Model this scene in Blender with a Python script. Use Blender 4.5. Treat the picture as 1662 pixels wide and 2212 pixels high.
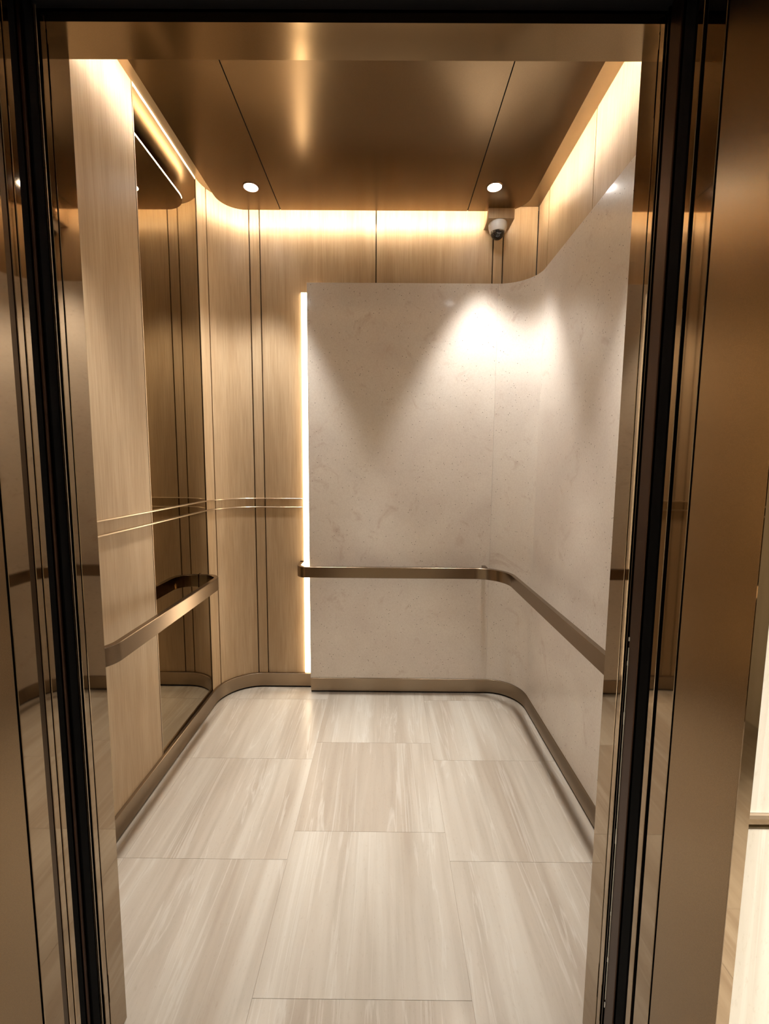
import bpy, bmesh, math, random
from mathutils import Vector, Matrix, Euler

# ------------------------------------------------------------------ clearing
for o in list(bpy.data.objects):
    bpy.data.objects.remove(o)
S = bpy.context.scene
COL = S.collection
R = math.radians

# ------------------------------------------------------------------ camera
F_PX, PITCH, YAW, ROLL, EYE = 936.62, .1017, -.0033, .0075, 1.4414
cam_d = bpy.data.cameras.new('camera')
cam = bpy.data.objects.new('camera', cam_d)
COL.objects.link(cam)
cam_d.sensor_fit = 'HORIZONTAL'
cam_d.sensor_width = 36
cam_d.lens = F_PX / 1662 * 36
cam_d.clip_start = .01
fw = Vector((math.sin(YAW) * math.cos(PITCH), math.cos(YAW) * math.cos(PITCH), -math.sin(PITCH)))
rt = Vector((math.cos(YAW), -math.sin(YAW), 0))
up = rt.cross(fw)
rt2 = math.cos(ROLL) * rt + math.sin(ROLL) * up
up2 = -math.sin(ROLL) * rt + math.cos(ROLL) * up
m = Matrix((rt2, up2, -fw)).transposed().to_4x4()
m.translation = Vector((0, 0, EYE))
cam.matrix_world = m
S.camera = cam

# ------------------------------------------------------------------ world, exposure
w = bpy.data.worlds.new('world')
S.world = w
w.use_nodes = True
w.node_tree.nodes['Background'].inputs[0].default_value = (1, .85, .7, 1)
w.node_tree.nodes['Background'].inputs[1].default_value = .02
S.view_settings.view_transform = 'Standard'
S.view_settings.look = 'None'
S.view_settings.exposure = .32
S.view_settings.gamma = 1
S.view_settings.use_curve_mapping = False
# light levels
COVE_LED = 190.0
STONE_LED = 9.0
SPOT_W = 102.0
HALL_W = 640.0
WARM = (1, .83, .62)
NEUTRAL = (1, .955, .90)

# ------------------------------------------------------------------ dimensions (metres)
XL, XR, YB, ZT = -1.038, .892, 2.735, 2.982      # wood wall faces, ceiling
YF = .996                                         # inner face of the car front
JL, JR, HZ = -.6703, .525, 2.2865                 # door opening
SX, SY, SZ, SR = .8497, 2.6645, 2.5194, .20       # stone faces, top, corner radius
SXL = -.476                                       # left edge of stone
BH = .0952                                        # baseboard height
CR = .25                                          # wood corner radius
PZ = 2.9027                                       # underside of the ceiling plate

# ------------------------------------------------------------------ node helpers
def mat(name):
    m = bpy.data.materials.new(name)
    m.use_nodes = True
    nt = m.node_tree
    return m, nt, nt.nodes['Principled BSDF']
def N(nt, t, **kw):
    n = nt.nodes.new(t)
    for k, v in kw.items():
        if k in n.inputs: n.inputs[k].default_value = v
        else: setattr(n, k, v)
    return n
def world_pos(nt, scale, per_object=0):
    g = N(nt, 'ShaderNodeNewGeometry')
    mp = N(nt, 'ShaderNodeMapping')
    mp.inputs['Scale'].default_value = scale
    if per_object:
        oi = N(nt, 'ShaderNodeObjectInfo')
        mul = N(nt, 'ShaderNodeVectorMath', operation='SCALE')
        mul.inputs[0].default_value = (1, .7, .4)
        sc = N(nt, 'ShaderNodeMath', operation='MULTIPLY')
        sc.inputs[1].default_value = per_object
        nt.links.new(oi.outputs['Random'], sc.inputs[0])
        nt.links.new(sc.outputs[0], mul.inputs['Scale'])
        ad = N(nt, 'ShaderNodeVectorMath', operation='ADD')
        nt.links.new(g.outputs['Position'], ad.inputs[0])
        nt.links.new(mul.outputs[0], ad.inputs[1])
        nt.links.new(ad.outputs[0], mp.inputs['Vector'])
    else:
        nt.links.new(g.outputs['Position'], mp.inputs['Vector'])
    return mp.outputs[0]
def noise(nt, vec, scale, detail=4, dist=0, rough=.5):
    n = N(nt, 'ShaderNodeTexNoise')
    n.inputs['Scale'].default_value = scale
    n.inputs['Detail'].default_value = detail
    n.inputs['Distortion'].default_value = dist
    n.inputs['Roughness'].default_value = rough
    nt.links.new(vec, n.inputs['Vector'])
    return n.outputs['Fac']
def ramp(nt, fac, stops):
    r = N(nt, 'ShaderNodeValToRGB')
    el = r.color_ramp.elements
    while len(el) > 1: el.remove(el[-1])
    el[0].position = stops[0][0]; el[0].color = (*stops[0][1], 1)
    for p, c in stops[1:]:
        e = el.new(p); e.color = (*c, 1)
    nt.links.new(fac, r.inputs[0])
    return r.outputs[0]
def mix(nt, fac, a, b, mode='MIX'):
    x = N(nt, 'ShaderNodeMix', data_type='RGBA', blend_type=mode)
    if isinstance(fac, float): x.inputs[0].default_value = fac
    else: nt.links.new(fac, x.inputs[0])
    for s, v in ((6, a), (7, b)):
        if isinstance(v, tuple): x.inputs[s].default_value = (*v, 1)
        else: nt.links.new(v, x.inputs[s])
    return x.outputs[2]
def bump(nt, h, strength, dist=.001):
    b = N(nt, 'ShaderNodeBump')
    b.inputs['Strength'].default_value = strength
    b.inputs['Distance'].default_value = dist
    nt.links.new(h, b.inputs['Height'])
    return b.outputs[0]
def metal(name, col, rough, aniso=0, grain=0.0):
    m, nt, p = mat(name)
    p.inputs['Base Color'].default_value = (*col, 1)
    p.inputs['Metallic'].default_value = 1
    p.inputs['Roughness'].default_value = rough
    if grain:
        v = world_pos(nt, (1, 1, 1))
        n = noise(nt, v, 900, 2)
        nt.links.new(ramp(nt, n, [(.3, tuple(c * (1 - grain) for c in col)), (.7, tuple(min(1, c * (1 + grain)) for c in col))]), p.inputs['Base Color'])
    return m
def plain(name, col, rough, spec=.5):
    m, nt, p = mat(name)
    p.inputs['Base Color'].default_value = (*col, 1)
    p.inputs['Roughness'].default_value = rough
    p.inputs['Specular IOR Level'].default_value = spec
    return m
def glow(name, col, strength):
    m, nt, p = mat(name)
    p.inputs['Base Color'].default_value = (.8, .8, .8, 1)
    p.inputs['Emission Color'].default_value = (*col, 1)
    p.inputs['Emission Strength'].default_value = strength
    return m

def wood_material():
    m, nt, p = mat('pale_oak_veneer')
    v = world_pos(nt, (1, 1, .022), 7)
    v2 = world_pos(nt, (1, 1, .10), 5)
    fine = noise(nt, v, 230, 5, .2, .6)
    broad = noise(nt, v2, 13, 3, .8)
    c1 = ramp(nt, fine, [(.30, (.41, .29, .172)), (.52, (.485, .36, .225)), (.75, (.54, .41, .262))])
    c2 = ramp(nt, broad, [(.35, (.88, .85, .81)), (.65, (1.0, 1.0, 1.0))])
    nt.links.new(mix(nt, 1.0, c1, c2, 'MULTIPLY'), p.inputs['Base Color'])
    p.inputs['Roughness'].default_value = .42
    p.inputs['Specular IOR Level'].default_value = .4
    nt.links.new(bump(nt, fine, .15, .0005), p.inputs['Normal'])
    return m
def travertine(name, vertical=False, dark=(.42, .365, .30), light=(.525, .485, .42), white=(.60, .575, .52), rough=.28):
    m, nt, p = mat(name)
    sc = (1, 1, .06) if vertical else (1, .06, 1)
    v = world_pos(nt, sc, 9)
    broad = noise(nt, v, 8, 4, .5, .5)
    mid = noise(nt, v, 22, 4, .7, .55)
    vein = noise(nt, v, 7, 5, .8, .6)
    fine = noise(nt, world_pos(nt, (1, .3, 1) if not vertical else (1, 1, .3), 3), 160, 3, .3, .7)
    c = ramp(nt, broad, [(.38, dark), (.5, tuple((a + b) / 2 for a, b in zip(dark, light))), (.62, light)])
    c2 = ramp(nt, mid, [(.36, (.86, .84, .82)), (.58, (1, 1, 1))])
    c = mix(nt, .8, c, c2, 'MULTIPLY')
    vm = ramp(nt, vein, [(.485, (0, 0, 0)), (.5, (1, 1, 1)), (.515, (0, 0, 0))])
    c = mix(nt, vm, c, mix(nt, .45, c, white))
    c3 = ramp(nt, fine, [(.28, (.86, .82, .78)), (.42, (1, 1, 1))])
    c = mix(nt, .6, c, c3, 'MULTIPLY')
    nt.links.new(c, p.inputs['Base Color'])
    p.inputs['Roughness'].default_value = rough
    p.inputs['Specular IOR Level'].default_value = .45
    return m
def limestone():
    m, nt, p = mat('polished_speckled_limestone')
    v = world_pos(nt, (1, 1, 1), 4)
    broad = noise(nt, v, 2.2, 4, .6)
    grain = noise(nt, v, 120, 3)
    c = ramp(nt, broad, [(.35, (.72, .65, .585)), (.6, (.80, .74, .665)), (.75, (.82, .75, .665))])
    c = mix(nt, .5, c, ramp(nt, grain, [(.35, (.88, .86, .84)), (.6, (1, 1, 1))]), 'MULTIPLY')
    vo = N(nt, 'ShaderNodeTexVoronoi')
    vo.inputs['Scale'].default_value = 55
    nt.links.new(v, vo.inputs['Vector'])
    spots = ramp(nt, vo.outputs['Distance'], [(.09, (1, 1, 1)), (.14, (0, 0, 0))])
    sel = ramp(nt, noise(nt, v, 30, 1), [(.49, (0, 0, 0)), (.54, (1, 1, 1))])
    k = mix(nt, 1.0, spots, sel, 'MULTIPLY')
    c = mix(nt, k, c, (.12, .085, .06))
    blot = ramp(nt, noise(nt, v, 5, 5, 1.5, .7), [(.58, (0, 0, 0)), (.74, (1, 1, 1))])
    c = mix(nt, blot, c, mix(nt, .45, c, (.46, .32, .25)))
    nt.links.new(c, p.inputs['Base Color'])
    p.inputs['Roughness'].default_value = .3
    p.inputs['Specular IOR Level'].default_value = .35
    p.inputs['Coat Weight'].default_value = .3
    p.inputs['Coat Roughness'].default_value = .10
    return m

M = {}
M['wood'] = wood_material()
M['floor'] = travertine('veined_floor_stone')
M['hallfloor'] = travertine('hall_floor_stone')
M['hallstone'] = travertine('cream_hall_stone', True, (.68, .62, .51), (.80, .755, .65), (.86, .82, .72), .35)
M['stone'] = limestone()
M['mirror_bronze'] = metal('polished_dark_bronze', (.32, .245, .165), .035)
M['satin_bronze'] = metal('satin_bronze', (.34, .245, .155), .27, grain=.10)
M['plate'] = metal('brushed_bronze_plate', (.25, .175, .10), .23, grain=.12)
M['soffit'] = metal('ceiling_bronze', (.29, .225, .15), .33)
M['rail'] = metal('handrail_bronze', (.28, .21, .145), .25, grain=.06)
M['base'] = metal('baseboard_bronze', (.31, .24, .17), .30, grain=.06)
M['landing'] = metal('landing_satin_bronze', (.255, .18, .105), .24, grain=.12)
M['chrome'] = metal('pale_bronze_edge', (.44, .36, .27), .42)
M['fin'] = metal('bright_bronze_fin', (.66, .55, .42), .28)
M['groove'] = metal('dark_groove_metal', (.07, .048, .03), .3)
M['tinted_mirror'] = metal('bronze_tinted_mirror', (.30, .235, .145), .012)
M['black'] = plain('black_recess', (.006, .006, .007), .7, .1)
M['rubber'] = plain('black_edge_unlit_gap', (.0015, .0015, .002), .7, .04)  # door edge rubber; darkness of the unlit door gap is put into its colour
M['brownedge'] = metal('dark_brown_door_edge', (.05, .028, .02), .38)
M['core'] = plain('plate_core', (.03, .02, .015), .6)
M['white'] = plain('white_housing_lit_trim', (.80, .77, .72), .35)
M['dome'] = plain('dark_camera_dome', (.012, .012, .014), .06, .8)
M['lens'] = plain('camera_lens', (.10, .10, .11), .15, .8)
M['grout'] = plain('pale_grout', (.36, .29, .22), .8)
M['header'] = metal('satin_header_bronze', (.36, .26, .15), .13, grain=.10)
M['glue'] = plain('white_sealant', (.75, .75, .72), .5)
M['screw'] = metal('screw_head', (.8, .8, .8), .3)
M['hallceil'] = plain('hall_ceiling_paint', (.20, .17, .14), .8)
M['cove'] = glow('cove_led', WARM, COVE_LED)
M['stoneled'] = glow('edge_led_diffuser', (1, .80, .56), STONE_LED)
M['lamp'] = glow('downlight_lens', NEUTRAL, 45.0)

# ------------------------------------------------------------------ object helpers
def link_mesh(name, verts, faces, material, parent=None, smooth=False, loc=None):
    me = bpy.data.meshes.new(name)
    off = Vector((0, 0, 0))
    if parent is not None: off = WLOC.get(parent.name, Vector((0, 0, 0)))
    elif loc is not None: off = Vector(loc)
    me.from_pydata([tuple(Vector(v) - off) for v in verts], [], faces)
    bm = bmesh.new(); bm.from_mesh(me)
    bmesh.ops.recalc_face_normals(bm, faces=bm.faces)
    bm.to_mesh(me); bm.free()
    me.materials.append(material)
    if smooth:
        for p in me.polygons: p.use_smooth = True
        me.set_sharp_from_angle(angle=R(35))
    o = bpy.data.objects.new(name, me)
    COL.objects.link(o)
    if parent is not None:
        o.parent = parent
        WLOC[o.name] = off
    else:
        o.location = off
        WLOC[o.name] = off
    return o
WLOC = {}
def tag(o, label, cat=None, group=None, kind=None):
    o['label'] = label
    if cat: o['category'] = cat
    if group: o['group'] = group
    if kind: o['kind'] = kind
    return o
def thing(name, loc, label, cat, group=None, kind=None):
    o = bpy.data.objects.new(name, None)
    o.empty_display_size = .05
    COL.objects.link(o)
    o.location = loc
    WLOC[o.name] = Vector(loc)
    return tag(o, label, cat, group, kind)
def struct_root(name, loc, label):
    return thing(name, loc, label, None, None, 'structure')
def box(x0, x1, y0, y1, z0, z1, b=0.0):
    """box, optionally with chamfered vertical edges; returns verts, faces"""
    if x0 > x1: x0, x1 = x1, x0
    if y0 > y1: y0, y1 = y1, y0
    if b <= 0:
        ring = [(x0, y0), (x1, y0), (x1, y1), (x0, y1)]
    else:
        ring = [(x0 + b, y0), (x1 - b, y0), (x1, y0 + b), (x1, y1 - b), (x1 - b, y1), (x0 + b, y1), (x0, y1 - b), (x0, y0 + b)]
    n = len(ring)
    v = [(x, y, z0) for x, y in ring] + [(x, y, z1) for x, y in ring]
    f = [tuple(range(n)), tuple(range(n, 2 * n))] + [(i, (i + 1) % n, n + (i + 1) % n, n + i) for i in range(n)]
    return v, f
def bx(name, dims, material, parent=None, b=0.0, loc=None):
    v, f = box(*dims, b=b)
    return link_mesh(name, v, f, material, parent, loc=loc)
def sweep(path, section):
    """path: (x, y) polyline; section: (offset to the right of travel, z) ring"""
    v, f = [], []
    n = len(path); k = len(section)
    for i, (x, y) in enumerate(path):
        a = Vector(path[max(0, i - 1)]); b = Vector(path[i]); c = Vector(path[min(n - 1, i + 1)])
        d1 = (b - a) if i > 0 else (c - b)
        d2 = (c - b) if i < n - 1 else (b - a)
        d1 = d1.normalized(); d2 = d2.normalized()
        t = (d1 + d2).normalized()
        nr = Vector((t.y, -t.x))
        s = 1 / max(.3, nr.dot(Vector((d1.y, -d1.x))))
        for o_, z in section:
            v.append((x + nr.x * o_ * s, y + nr.y * o_ * s, z))
    for i in range(n - 1):
        for j in range(k):
            f.append((i * k + j, i * k + (j + 1) % k, (i + 1) * k + (j + 1) % k, (i + 1) * k + j))
    f.append(tuple(range(k))); f.append(tuple((n - 1) * k + j for j in range(k)))
    return v, f
def arc(cx, cy, r, a0, a1, n=14):
    return [(cx + r * math.cos(R(a0 + (a1 - a0) * i / n)), cy + r * math.sin(R(a0 + (a1 - a0) * i / n))) for i in range(n + 1)]
def rect(o0, o1, z0, z1, b=0.0):
    if b <= 0: return [(o0, z0), (o1, z0), (o1, z1), (o0, z1)]
    return [(o0 + b, z0), (o1 - b, z0), (o1, z0 + b), (o1, z1 - b), (o1 - b, z1), (o0 + b, z1), (o0, z1 - b), (o0, z0 + b)]
def dedupe(p):
    out = [p[0]]
    for q in p[1:]:
        if (Vector(q) - Vector(out[-1])).length > 1e-5: out.append(q)
    return out
def cut(path, s0, s1):
    """sub-path between arc lengths"""
    out = []; s = 0
    for a, b in zip(path, path[1:]):
        A, B = Vector(a), Vector(b); L = (B - A).length
        if s + L >= s0 and s <= s1:
            t0 = max(0, (s0 - s) / L); t1 = min(1, (s1 - s) / L)
            out.append(tuple(A.lerp(B, t0))); out.append(tuple(A.lerp(B, t1)))
        s += L
    return dedupe(out)
def lathe(prof, cx, cy, n=32, cap0=True, cap1=True):
    v, f = [], []
    for r, z in prof:
        for i in range(n):
            a = 2 * math.pi * i / n
            v.append((cx + r * math.cos(a), cy + r * math.sin(a), z))
    for j in range(len(prof) - 1):
        for i in range(n):
            f.append((j * n + i, j * n + (i + 1) % n, (j + 1) * n + (i + 1) % n, (j + 1) * n + i))
    if cap0: f.append(tuple(range(n)))
    if cap1: f.append(tuple((len(prof) - 1) * n + i for i in range(n)))
    return v, f

# ================================================================== THE SETTING
# ------------------------------------------------------------------ car floor with its tiles
floor = bx('floor', (XL - .02, XR + .02, .872, YB + .02, -.03, -.0012), M['grout'])
tag(floor, 'lift car floor of pale veined stone tiles in three staggered columns', kind='structure')
cols = [(-1.035, -.9575, [.872, 1.4606, 2.0163, 2.572, YB + .01]),
        (-.9575, -.3546, [.872, .9049, 1.4606, 2.0163, 2.572, YB + .01]),
        (-.3546, .2454, [.872, 1.0398, 1.5871, 2.1479, 2.7037, YB + .01]),
        (.2454, .8497, [.872, .9049, 1.4606, 2.0163, 2.572, YB + .01]),
        (.8497, .889, [.872, YB + .01])]
g = .0005
for x0, x1, ys in cols:
    for y0, y1 in zip(ys, ys[1:]):
        bx('floor_tile', (x0 + g, x1 - g, y0 + g, y1 - g, -.012, 0), M['floor'], floor)

# ------------------------------------------------------------------ the wood wall line: left wall, rounded corner, back wall, square corner, right wall
path = [(XL, YF)] + arc(XL + CR, YB - CR, CR, 180, 90, 18) + [(XR, YB), (XR, YF)]
path = dedupe(path)
L1 = (YB - CR) - YF
LA = sum((Vector(b) - Vector(a)).length for a, b in zip(path[1:20], path[2:20]))
def s_left(y): return y - YF
def s_curve(deg): return L1 + LA * deg / 90
def s_back(x): return L1 + LA + (x - (XL + CR))
def s_right(y): return L1 + LA + (XR - XL - CR) + (YB - y)
TR0, TR1 = 1.1865, 1.2410          # the two horizontal trims
G = .0036
wall_left = link_mesh('wall_left', *sweep(cut(path, 0, s_curve(45)), rect(-.045, -.013, 0, ZT)), M['groove'])
tag(wall_left, 'left lift wall clad in pale oak panels running into a rounded corner', kind='structure')
wall_back = link_mesh('wall_back', *sweep(cut(path, s_curve(45), s_right(YB)), rect(-.045, -.013, 0, ZT)), M['groove'])
tag(wall_back, 'back lift wall of pale oak panels behind the stone slab', kind='structure')
wall_right = link_mesh('wall_right', *sweep([(XR, YB + .013), (XR, YF)], rect(-.045, -.013, 0, ZT)), M['groove'])
tag(wall_right, 'right lift wall with pale oak panels above the stone slab', kind='structure')
def wood(s0, s1, z0, z1, parent, gap0=G, gap1=G):
    p = cut(path, s0 + gap0, s1 - gap1)
    return link_mesh('wood_panel', *sweep(p, rect(-.013, 0, z0, z1, .0008)), M['wood'], parent, smooth=True)
MY0, MY1 = 1.9085, 2.4885
sG1 = s_curve(22)                    # groove just after the mirror, on the bend
def three(s0, s1, parent, **k):
    for z0, z1 in ((.02, TR0), (TR0 + .004, TR1), (TR1 + .004, ZT)):
        wood(s0, s1, z0, z1, parent, **k)
three(0, s_left(MY0 - .004), wall_left)
three(s_left(MY1 + .004), sG1, wall_left)
three(sG1, s_back(-.828), wall_left)
three(s_back(-.828), s_back(-.766), wall_back)
three(s_back(-.766), s_back(-.528), wall_back, gap1=0.0)
wood(s_back(-.528), s_back(-.071), .02, ZT, wall_back, gap0=0.0)
wood(s_back(-.071), s_back(.6265), .02, ZT, wall_back)
wood(s_back(.6265), s_back(.6865), .02, ZT, wall_back)
wood(s_back(.6865), s_back(XR) - .001, .02, ZT, wall_back)
wood(s_right(YB) + .001, s_right(2.565), .02, ZT, wall_right)
wood(s_right(2.565), s_right(2.025), .02, ZT, wall_right)
wood(s_right(2.025), s_right(1.485), .02, ZT, wall_right)
wood(s_right(1.485), s_right(YF), .02, ZT, wall_right)
# the two thin horizontal bronze fins that run round the left side to the stone
for i, z in enumerate((TR0, TR1)):
    t = link_mesh('trim_%d' % (i + 1), *sweep(cut(path, 0, s_back(-.528)), rect(-.010, .011, z - .001, z + .0045, .0008)), M['fin'], smooth=True)
    tag(t, ['lower thin bronze trim line round the oak wall', 'upper thin bronze trim line round the oak wall'][i], kind='structure')

# ------------------------------------------------------------------ stone slab lining: flat back, curved corner, flat right
stone_path = [(SXL, SY)] + arc(SX - SR, SY - SR, SR, 90, 0, 18) + [(SX, YF)]
def stone_slab(p):
    return link_mesh('stone_panel', *sweep(p, rect(-.020, 0, BH, SZ, .0012)), M['stone'], stone, smooth=True)
stone = thing('stone_lining', (SXL, SY, BH), 'polished speckled limestone slab lining curving from back wall to right wall', 'wall panel')
gs = .0006
stone_slab([(SXL, SY), (SX - SR - gs, SY)])
stone_slab(arc(SX - SR, SY - SR, SR, 90, 0, 18))
stone_slab([(SX, SY - SR - gs), (SX, YF)])
# backing behind the slabs, set back from the free edge
bk = [(-.40, SY + .020)] + arc(SX - SR, SY - SR, SR + .020, 90, 0, 14) + [(SX + .020, YF)]
link_mesh('backing', *sweep(bk, rect(-.020, 0, .02, SZ - .006)), M['core'], stone)

# ------------------------------------------------------------------ baseboards
BO = .0155
bb = [(XL, YF)] + arc(XL + CR, YB - CR, CR, 180, 90, 18) + [(SXL + .002, YB)]
baseL = link_mesh('baseboard_left', *sweep(bb, rect(.0, BO, .010, BH, .0012)), M['base'], smooth=True)
tag(baseL, 'satin bronze skirting along left wall and rounded left corner', kind='structure')
link_mesh('shadow_gap', *sweep(bb, rect(-.002, BO - .008, .0, .012)), M['black'], baseL)
sb = [(SXL + .003, SY)] + arc(SX - SR, SY - SR, SR, 90, 0, 18) + [(SX, YF)]
baseR = link_mesh('baseboard_right', *sweep(sb, rect(-.020, .004, .010, BH, .0012)), M['base'], smooth=True)
tag(baseR, 'satin bronze skirting below the stone slabs, rounded right corner', kind='structure')
link_mesh('shadow_gap', *sweep(sb, rect(-.020, -.004, .0, .012)), M['black'], baseR)
link_mesh('return', *box(SXL + .003, SXL + .023, SY + .018, YB, .010, BH), M['base'], baseR)

# ------------------------------------------------------------------ upper ceiling
ceiling = bx('ceiling', (XL - .04, XR + .04, .93, YB + .04, ZT, ZT + .03), M['soffit'])
tag(ceiling, 'glossy bronze upper ceiling seen in the lit gap round the dropped plate', kind='structure')

# ------------------------------------------------------------------ car front: inner return walls
wf = struct_root('wall_front', (JL, YF, 0), 'car front wall either side of the doorway')
bx('return_panel', (XL - .03, JL - .0005, .975, YF, 0, ZT), M['satin_bronze'], wf)
bx('return_panel', (JR + .0005, XR + .03, .975, YF, 0, ZT), M['satin_bronze'], wf)
bx('transom_panel', (JL - .0005, JR + .0005, .975, YF, HZ + .0005, ZT), M['satin_bronze'], wf)

# ------------------------------------------------------------------ car doorway
d1 = struct_root('door_1', (JL, .93, 0), 'polished bronze lift car doorway with both sliding doors open')
for sgn, X in ((-1, JL), (1, JR)):
    def side(name, y0, y1, material, recess=0, t=.03, z1=HZ, parent=d1, b=.0):
        a = X + sgn * recess
        return bx(name, (a, a + sgn * t, y0, y1, 0, z1), material, parent, b=b)
    side('jamb', .9365, .9955, M['mirror_bronze'], b=.0008)
    side('jamb_groove', .9325, .9375, M['black'], recess=.004)
    side('jamb_strip', .9185, .9330, M['mirror_bronze'], b=.0008)
    # retracted car door: panel with a dark leading edge
    dp = bx('door_panel', (X + sgn * .006, X + sgn * .60, .872, .905, .008, HZ + .05), M['brownedge'], d1, b=.002)
    bx('door_edge', (X + sgn * .001, X + sgn * .0065, .868 if sgn > 0 else .880, .903, .008, HZ + .05), M['brownedge'] if sgn > 0 else M['rubber'], dp, b=.0015)
    bx('edge_bead', (X - sgn * .0005, X + sgn * .004, .9075, .9095, .008, HZ + .02), M['chrome'] if sgn < 0 else M['groove'], dp)
bx('header', (JL, JR, .9365, .9955, HZ, HZ + .04), M['header'], d1)
bx('header_strip', (JL, JR, .9185, .9365, HZ, HZ + .04), M['header'], d1)
bx('door_track', (JL - .6, JR + .6, .866, .9155, HZ + .02, HZ + .16), M['black'], d1)  # black colour stands in for the unlit gap above the doors
bx('sill', (JL - .6, JR + .6, .866, .9155, -.03, -.002), M['satin_bronze'], d1)
# sealant dribbles on the right door edge
glue = [(JR - .0004, .9008, z) for z in (.66, .70, .98)]
gv, gf = [], []
def add(vf):
    n = len(gv)
    gv.extend(vf[0]); gf.extend(tuple(i + n for i in f) for f in vf[1])
add(box(JR - .0006, JR + .003, .9002, .9010, .20, 1.06))
random.seed(4)
for z in (1.075, 1.02, .62, .60, .30, .18, .42, .885):
    s = random.uniform(.0008, .0016)
    add(box(JR - .0012, JR + .003, .9006 - s, .9006 + s, z, z + random.uniform(.006, .03), b=s * .4))
link_mesh('sealant_bead', gv, gf, M['glue'], d1)

# ------------------------------------------------------------------ landing doorway
d2 = struct_root('door_2', (JL, .60, 0), 'landing side bronze lift doorway with deep satin reveal')
for sgn, X in ((-1, JL), (1, JR)):
    def piece(name, y0, y1, material, recess=0, t=.02, b=.0008, parent=d2, z1=HZ + .03):
        a = X + sgn * recess
        return bx(name, (a, a + sgn * t, y0, y1, 0, z1), material, parent, b=b)
    dp = bx('door_panel', (X + sgn * .008, X + sgn * .60, .832, .860, .008, HZ + .05), M['rubber'], d2, b=.002)
    bx('door_edge', (X + sgn * .002, X + sgn * .0085, .828, .862, .008, HZ + .05), M['rubber'], dp, b=.003)
    if sgn < 0:
        for y, z in ((.859, .58), (.8605, .30), (.858, 1.38)):
            link_mesh('screw', *lathe([(.0009, 0), (.0007, .0006)], 0, 0, 10), M['screw'], dp)
            o = bpy.data.objects[[k for k in WLOC][-1]]
            o.rotation_euler = (0, R(90), 0)
            o.location = Vector((X + .0015 - .0035, y, z)) - WLOC[dp.name]
    if sgn < 0:
        piece('reveal_bead', .8300, .8430, M['mirror_bronze'])
        piece('reveal_strip', .8155, .8290, M['mirror_bronze'], recess=.002)
        piece('reveal_groove', .7995, .8150, M['groove'], recess=.004)
    else:
        piece('reveal_strip', .8070, .8215, M['mirror_bronze'])
        piece('reveal_groove', .7965, .8065, M['black'], recess=.006)
    piece('reveal_panel', .7525, .7960 if sgn > 0 else .7990, M['mirror_bronze'])
    piece('reveal_groove', .7475, .7525, M['black'], recess=.004)
    piece('reveal_panel', .6000, .7475, M['landing'])
    bx('architrave', (X, X + sgn * .0205, .5985, .6002, 0, HZ + .03), M['mirror_bronze'], d2)
bx('head_panel', (JL, JR, .60, .82, HZ + .001, HZ + .03), M['landing'], d2)
bx('door_track', (JL - .6, JR + .6, .826, .864, HZ + .02, HZ + .16), M['black'], d2)
bx('sill', (JL - .6, JR + .6, .826, .864, -.03, -.002), M['satin_bronze'], d2)
bx('head_blank', (JL - .6, JR + .6, .822, .9365, HZ + .16, HZ + .30), M['black'], d2)
for sgn, X in ((-1, JL), (1, JR)):
    bx('side_blank', (X + sgn * .61, X + sgn * .63, .80, .98, -.03, HZ + .30), M['black'], d2)

# ------------------------------------------------------------------ lift lobby round the camera
HX0, HX1, HY0, HZT = -2.0, 2.1, -1.9, 2.62
hf = bx('floor', (HX0, HX1, HY0, .826, -.04, -.010), M['groove'])
tag(hf, 'lobby floor of cream stone before the lift', kind='structure')
for i in range(7):
    for j in range(4):
        bx('floor_tile', (HX0 + i * .6 + g, min(HX1, HX0 + i * .6 + .6) - g, HY0 + j * .6 + g, HY0 + j * .6 + .6 - g, -.012, 0), M['hallfloor'], hf)
bx('floor_tile', (JL, JR, HY0 + 2.4 + g, .826, -.012, 0), M['hallfloor'], hf)
hw = struct_root('wall_lobby_front', (JR, .605, 0), 'cream veined stone lobby wall beside the lift doorway')
BZ0, BZ1 = .9035, .9305
for sgn, X, xe in ((-1, JL, HX0), (1, JR, HX1)):
    a = X + sgn * .0206
    for z0, z1 in ((0, BZ0), (BZ1, HZT)):
        xs = [a, a + sgn * .62, a + sgn * 1.22, xe]
        for p, q in zip(xs, xs[1:]):
            bx('stone_slab', (p + sgn * .0008, q - sgn * .0008, .604, .624, z0, z1), M['hallstone'], hw)
    bx('band', (a, xe, .6085, .622, BZ0 - .0005, BZ1 - .006), M['mirror_bronze'], hw)
    bx('band_ledge', (a, xe, .5990, .622, BZ1 - .0065, BZ1 - .0005), M['chrome'], hw)
    bx('backing', (a, xe, .6245, .66, 0, HZT), M['core'], hw)
bx('stone_slab', (JL - .0206, JR + .0206, .604, .624, HZ + .031, HZT), M['hallstone'], hw)
bx('wall_lobby_back', (HX0, HX1, HY0 - .04, HY0, 0, HZT), M['hallstone'])
tag(bpy.data.objects['wall_lobby_back'], 'lobby wall opposite the lift', kind='structure')
bx('wall_lobby_left', (HX0 - .04, HX0, HY0, .66, 0, HZT), M['hallstone'])
tag(bpy.data.objects['wall_lobby_left'], 'lobby side wall on the left', kind='structure')
bx('wall_lobby_right', (HX1, HX1 + .04, HY0, .66, 0, HZT), M['hallstone'])
tag(bpy.data.objects['wall_lobby_right'], 'lobby side wall on the right', kind='structure')
hc = bx('ceiling', (HX0, HX1, HY0, .66, HZT, HZT + .03), M['hallceil'])
tag(hc, 'lobby ceiling', kind='structure')

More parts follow.
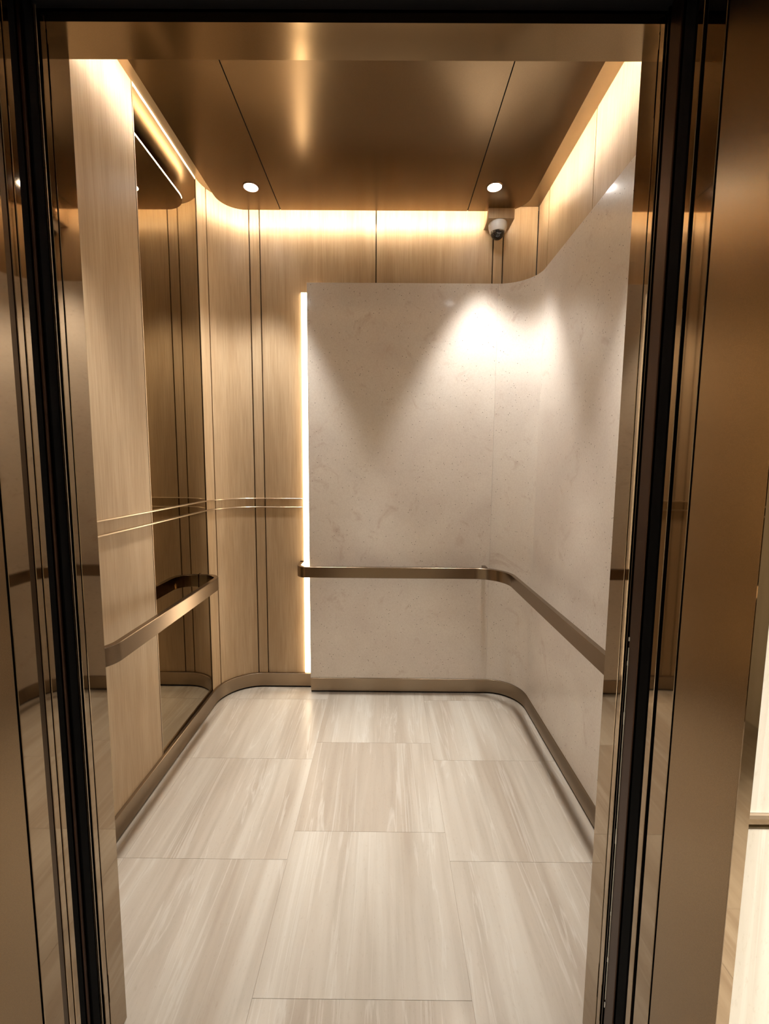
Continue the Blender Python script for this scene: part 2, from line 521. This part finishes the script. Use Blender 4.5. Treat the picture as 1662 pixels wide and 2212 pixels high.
# ================================================================== THINGS
# ------------------------------------------------------------------ dropped ceiling plate in three panels
PX0, PX1, PY0, PY1, PR = -.947, .778, 1.05, 2.6394, .135
seams = [-.616, .4523]
def rounded(x0, x1, y0, y1, r, n=10):
    return (arc(x1 - r, y1 - r, r, 0, 90, n) + arc(x0 + r, y1 - r, r, 90, 180, n)
            + arc(x0 + r, y0 + r, r, 180, 270, n) + arc(x1 - r, y0 + r, r, 270, 360, n))
def prism(ring, z0, z1, b=0.0):
    n = len(ring)
    v = [(x, y, z0) for x, y in ring] + [(x, y, z1) for x, y in ring]
    f = [tuple(range(n)), tuple(range(n, 2 * n))] + [(i, (i + 1) % n, n + (i + 1) % n, n + i) for i in range(n)]
    return v, f
def clip(ring, xa, xb):
    for sgn, lim in ((1, xa), (-1, xb)):
        out = []
        for p, q in zip(ring, ring[1:] + ring[:1]):
            ip, iq = sgn * (p[0] - lim) >= 0, sgn * (q[0] - lim) >= 0
            if ip: out.append(p)
            if ip != iq:
                t = (lim - p[0]) / (q[0] - p[0])
                out.append((lim, p[1] + t * (q[1] - p[1])))
        ring = out
    return dedupe(ring)
plate = thing('ceiling_plate', (-.08, 1.85, PZ), 'dropped brushed bronze ceiling plate with rounded corners and two seams', 'ceiling panel')
ring = rounded(PX0, PX1, PY0, PY1, PR, 14)
for xa, xb in ((-9, seams[0] - .0022), (seams[0] + .0022, seams[1] - .0022), (seams[1] + .0022, 9)):
    link_mesh('plate_panel', *prism(clip(ring, xa, xb), PZ, PZ + .006), M['plate'], plate)
link_mesh('core', *prism(rounded(PX0 + .004, PX1 - .004, PY0 + .004, PY1 - .004, PR - .004, 14), PZ + .0062, PZ + .020), M['soffit'], plate)
for xs in seams:
    bx('seam', (xs - .004, xs + .004, PY0 + .002, PY1 - .0015, PZ + .0035, PZ + .0061), M['black'], plate)
for (xa, ya) in ((-.55, 1.5), (.39, 1.5)):
    bx('hanger', (xa, xa + .05, ya, ya + .5, PZ + .020, ZT), M['core'], plate)

# ------------------------------------------------------------------ LED cove strip round the plate's upper edge
led = thing('cove_light', (-.08, 1.85, PZ + .02), 'warm LED strip hidden above the edge of the ceiling plate', 'light')
lr = rounded(PX0 + .002, PX1 - .002, PY0 + .002, PY1 - .002, PR - .002, 14)
lr = lr + [lr[0]]
link_mesh('led_tape', *sweep(lr, rect(.0, .0016, PZ + .0068, PZ + .0125)), M['cove'], led)

# ------------------------------------------------------------------ LED line at the free edge of the stone
sl = thing('edge_light', (-.50, YB, .1), 'bright vertical LED line along the left edge of the stone slab', 'light')
bx('diffuser', (-.5210, -.405, YB - .012, YB - .0002, BH + .006, SZ - .035), M['stoneled'], sl)
bx('end_cap', (-.5210, -.405, YB - .012, YB - .0002, SZ - .035, SZ - .030), M['chrome'], sl)

# ------------------------------------------------------------------ tinted mirror on the left wall
mir = thing('wall_mirror', (XL, MY0, BH), 'tall bronze tinted mirror strip between oak panels on left wall', 'mirror')
bx('mirror_glass', (XL - .009, XL - .0015, MY0, MY1, BH - .01, ZT - .006), M['tinted_mirror'], mir)
bx('edge_trim', (XL - .012, XL + .0012, MY0 - .0055, MY0, BH - .01, ZT), M['chrome'], mir)
bx('edge_trim', (XL - .012, XL + .0012, MY1, MY1 + .0055, BH - .01, ZT), M['groove'], mir)
bx('edge_trim', (XL - .012, XL + .0012, MY0, MY1, ZT - .0102, ZT), M['white'], mir)  # metal top edge coloured white, painting in the bright line lit by the cove
bx('edge_trim', (XL - .012, XL + .003, MY0, MY1, BH - .01, BH + .004), M['groove'], mir)

# ------------------------------------------------------------------ handrails
RZ0, RZ1, RT = .773, .840, .012
def rail_mesh(p, parent):
    return link_mesh('rail', *sweep(dedupe(p), rect(-RT, RT, RZ0, RZ1, .0018)), M['rail'], parent, smooth=True)
rl = thing('handrail', (XL, 1.86, RZ0), 'flat bronze handrail loop with rounded ends on the left wall', 'handrail')
xc = -.908 - RT; r_ = .088
rail_mesh([(XL + .001, 1.352)] + arc(xc - r_, 1.352 + r_, r_, -90, 0, 12) + arc(xc - r_, 2.373 - r_, r_, 0, 90, 12) + [(XL + .001, 2.373)], rl)
for y in (1.352, 2.373):
    bx('end_flange', (XL + .0005, XL + .004, y - .016, y + .016, RZ0 - .004, RZ1 + .004), M['rail'], rl)
rr = thing('handrail', (.1, SY, RZ0), 'long flat bronze handrail curving from stone back wall to right wall', 'handrail')
yc = 2.578 + RT; xc = .738 - RT
xe = -.5455 + RT; re = .05; rc = .188
p = [(xe, YB - .001), (xe, yc + re)] + arc(xe + re, yc + re, re, 180, 270, 10) + arc(xc - rc, yc - rc, rc, 90, 0, 18) \
    + arc(xc + .09, 1.25 + .09, .09, 180, 270, 10) + [(SX - .001, 1.25)]
rail_mesh(p, rr)
bx('end_flange', (xe - .0124, xe + .0118, YB - .004, YB - .0005, RZ0 - .004, RZ1 + .004), M['rail'], rr)
for dims in ((.600, .624, yc + RT, SY - .0005, .800, .8385),):
    bx('bracket', dims, M['rail'], rr, b=.003)

# ------------------------------------------------------------------ camera box and dome camera
cb = bx('camera_mounting_box', (.567, .714, 2.609, YB - .0005, 2.850, ZT), M['wood'], loc=(.64, 2.67, 2.85))
tag(cb, 'small oak box below the ceiling carrying the dome camera', 'box')
cx, cy = .634, 2.664
sc = thing('security_camera', (cx, cy, 2.850), 'white dome security camera with dark lens under the oak box', 'camera')
link_mesh('housing', *lathe([(.052, 2.8495), (.0535, 2.838), (.053, 2.826), (.047, 2.808), (.043, 2.800), (.040, 2.799), (.040, 2.806)], cx, cy), M['white'], sc, smooth=True)
prof = [(.0402 * math.cos(a), 2.803 - .042 * math.sin(a)) for a in [i * math.pi / 2 / 10 for i in range(11)]]
prof[-1] = (.0004, prof[-1][1])
dm = link_mesh('dome', *lathe(prof, cx, cy), M['dome'], sc, smooth=True)
lv, lf = lathe([(.0, -.001), (.011, 0), (.013, .002), (.013, .012)], 0, 0, 20)
ln = link_mesh('lens', [(cx + x, cy - .030 - z * .4 + y * .5, 2.784 + y * .8) for x, y, z in lv], lf, M['lens'], dm, smooth=True)
bx('screw', (cx - .003, cx + .003, 2.618, 2.622, 2.848, 2.8499), M['core'], sc)

# ------------------------------------------------------------------ downlights in the plate
def downlight(x, y, z, label, watts, group, r=.036, cone=59, aim=(0, 0, -1)):
    t = thing('downlight', (x, y, z), label, 'light', group)
    link_mesh('bezel', *lathe([(r + .007, z - .0005), (r + .006, z - .003), (r, z - .003), (r, z - .0005)], x, y, cap0=False, cap1=False), M['plate'], t, smooth=True)
    link_mesh('lens', *lathe([(r, z - .0012), (r * .9, z - .0025)], x, y), M['lamp'], t)
    ld = bpy.data.lights.new('downlight_beam', 'SPOT')
    ld.energy = watts; ld.color = NEUTRAL; ld.shadow_soft_size = .045
    ld.spot_size = R(cone); ld.spot_blend = .6
    lo = bpy.data.objects.new('downlight_beam', ld)
    COL.objects.link(lo); lo.parent = t; lo.location = (0, 0, -.02)
    lo.rotation_euler = Vector(aim).to_track_quat('-Z', 'Y').to_euler()
    return t
downlight(-.723, 2.436, PZ, 'round white downlight in the ceiling plate, back left corner', SPOT_W, 'car downlights')
downlight(.554, 2.425, PZ, 'round white downlight in the ceiling plate, back right corner', SPOT_W, 'car downlights')
downlight(-.723, 1.30, PZ, 'round downlight in the ceiling plate, front left corner', SPOT_W, 'car downlights')
downlight(.554, 1.30, PZ, 'round downlight in the ceiling plate, front right corner', SPOT_W, 'car downlights')
for x, y, where in ((-1.0, .2, 'left of'), (.85, .2, 'right of')):
    t = downlight(x, y, HZT, 'round downlight in the lobby ceiling %s the lift doorway' % where, HALL_W, 'lobby downlights', cone=66, aim=(.5 if x > 0 else -.5, .35, -1.6))
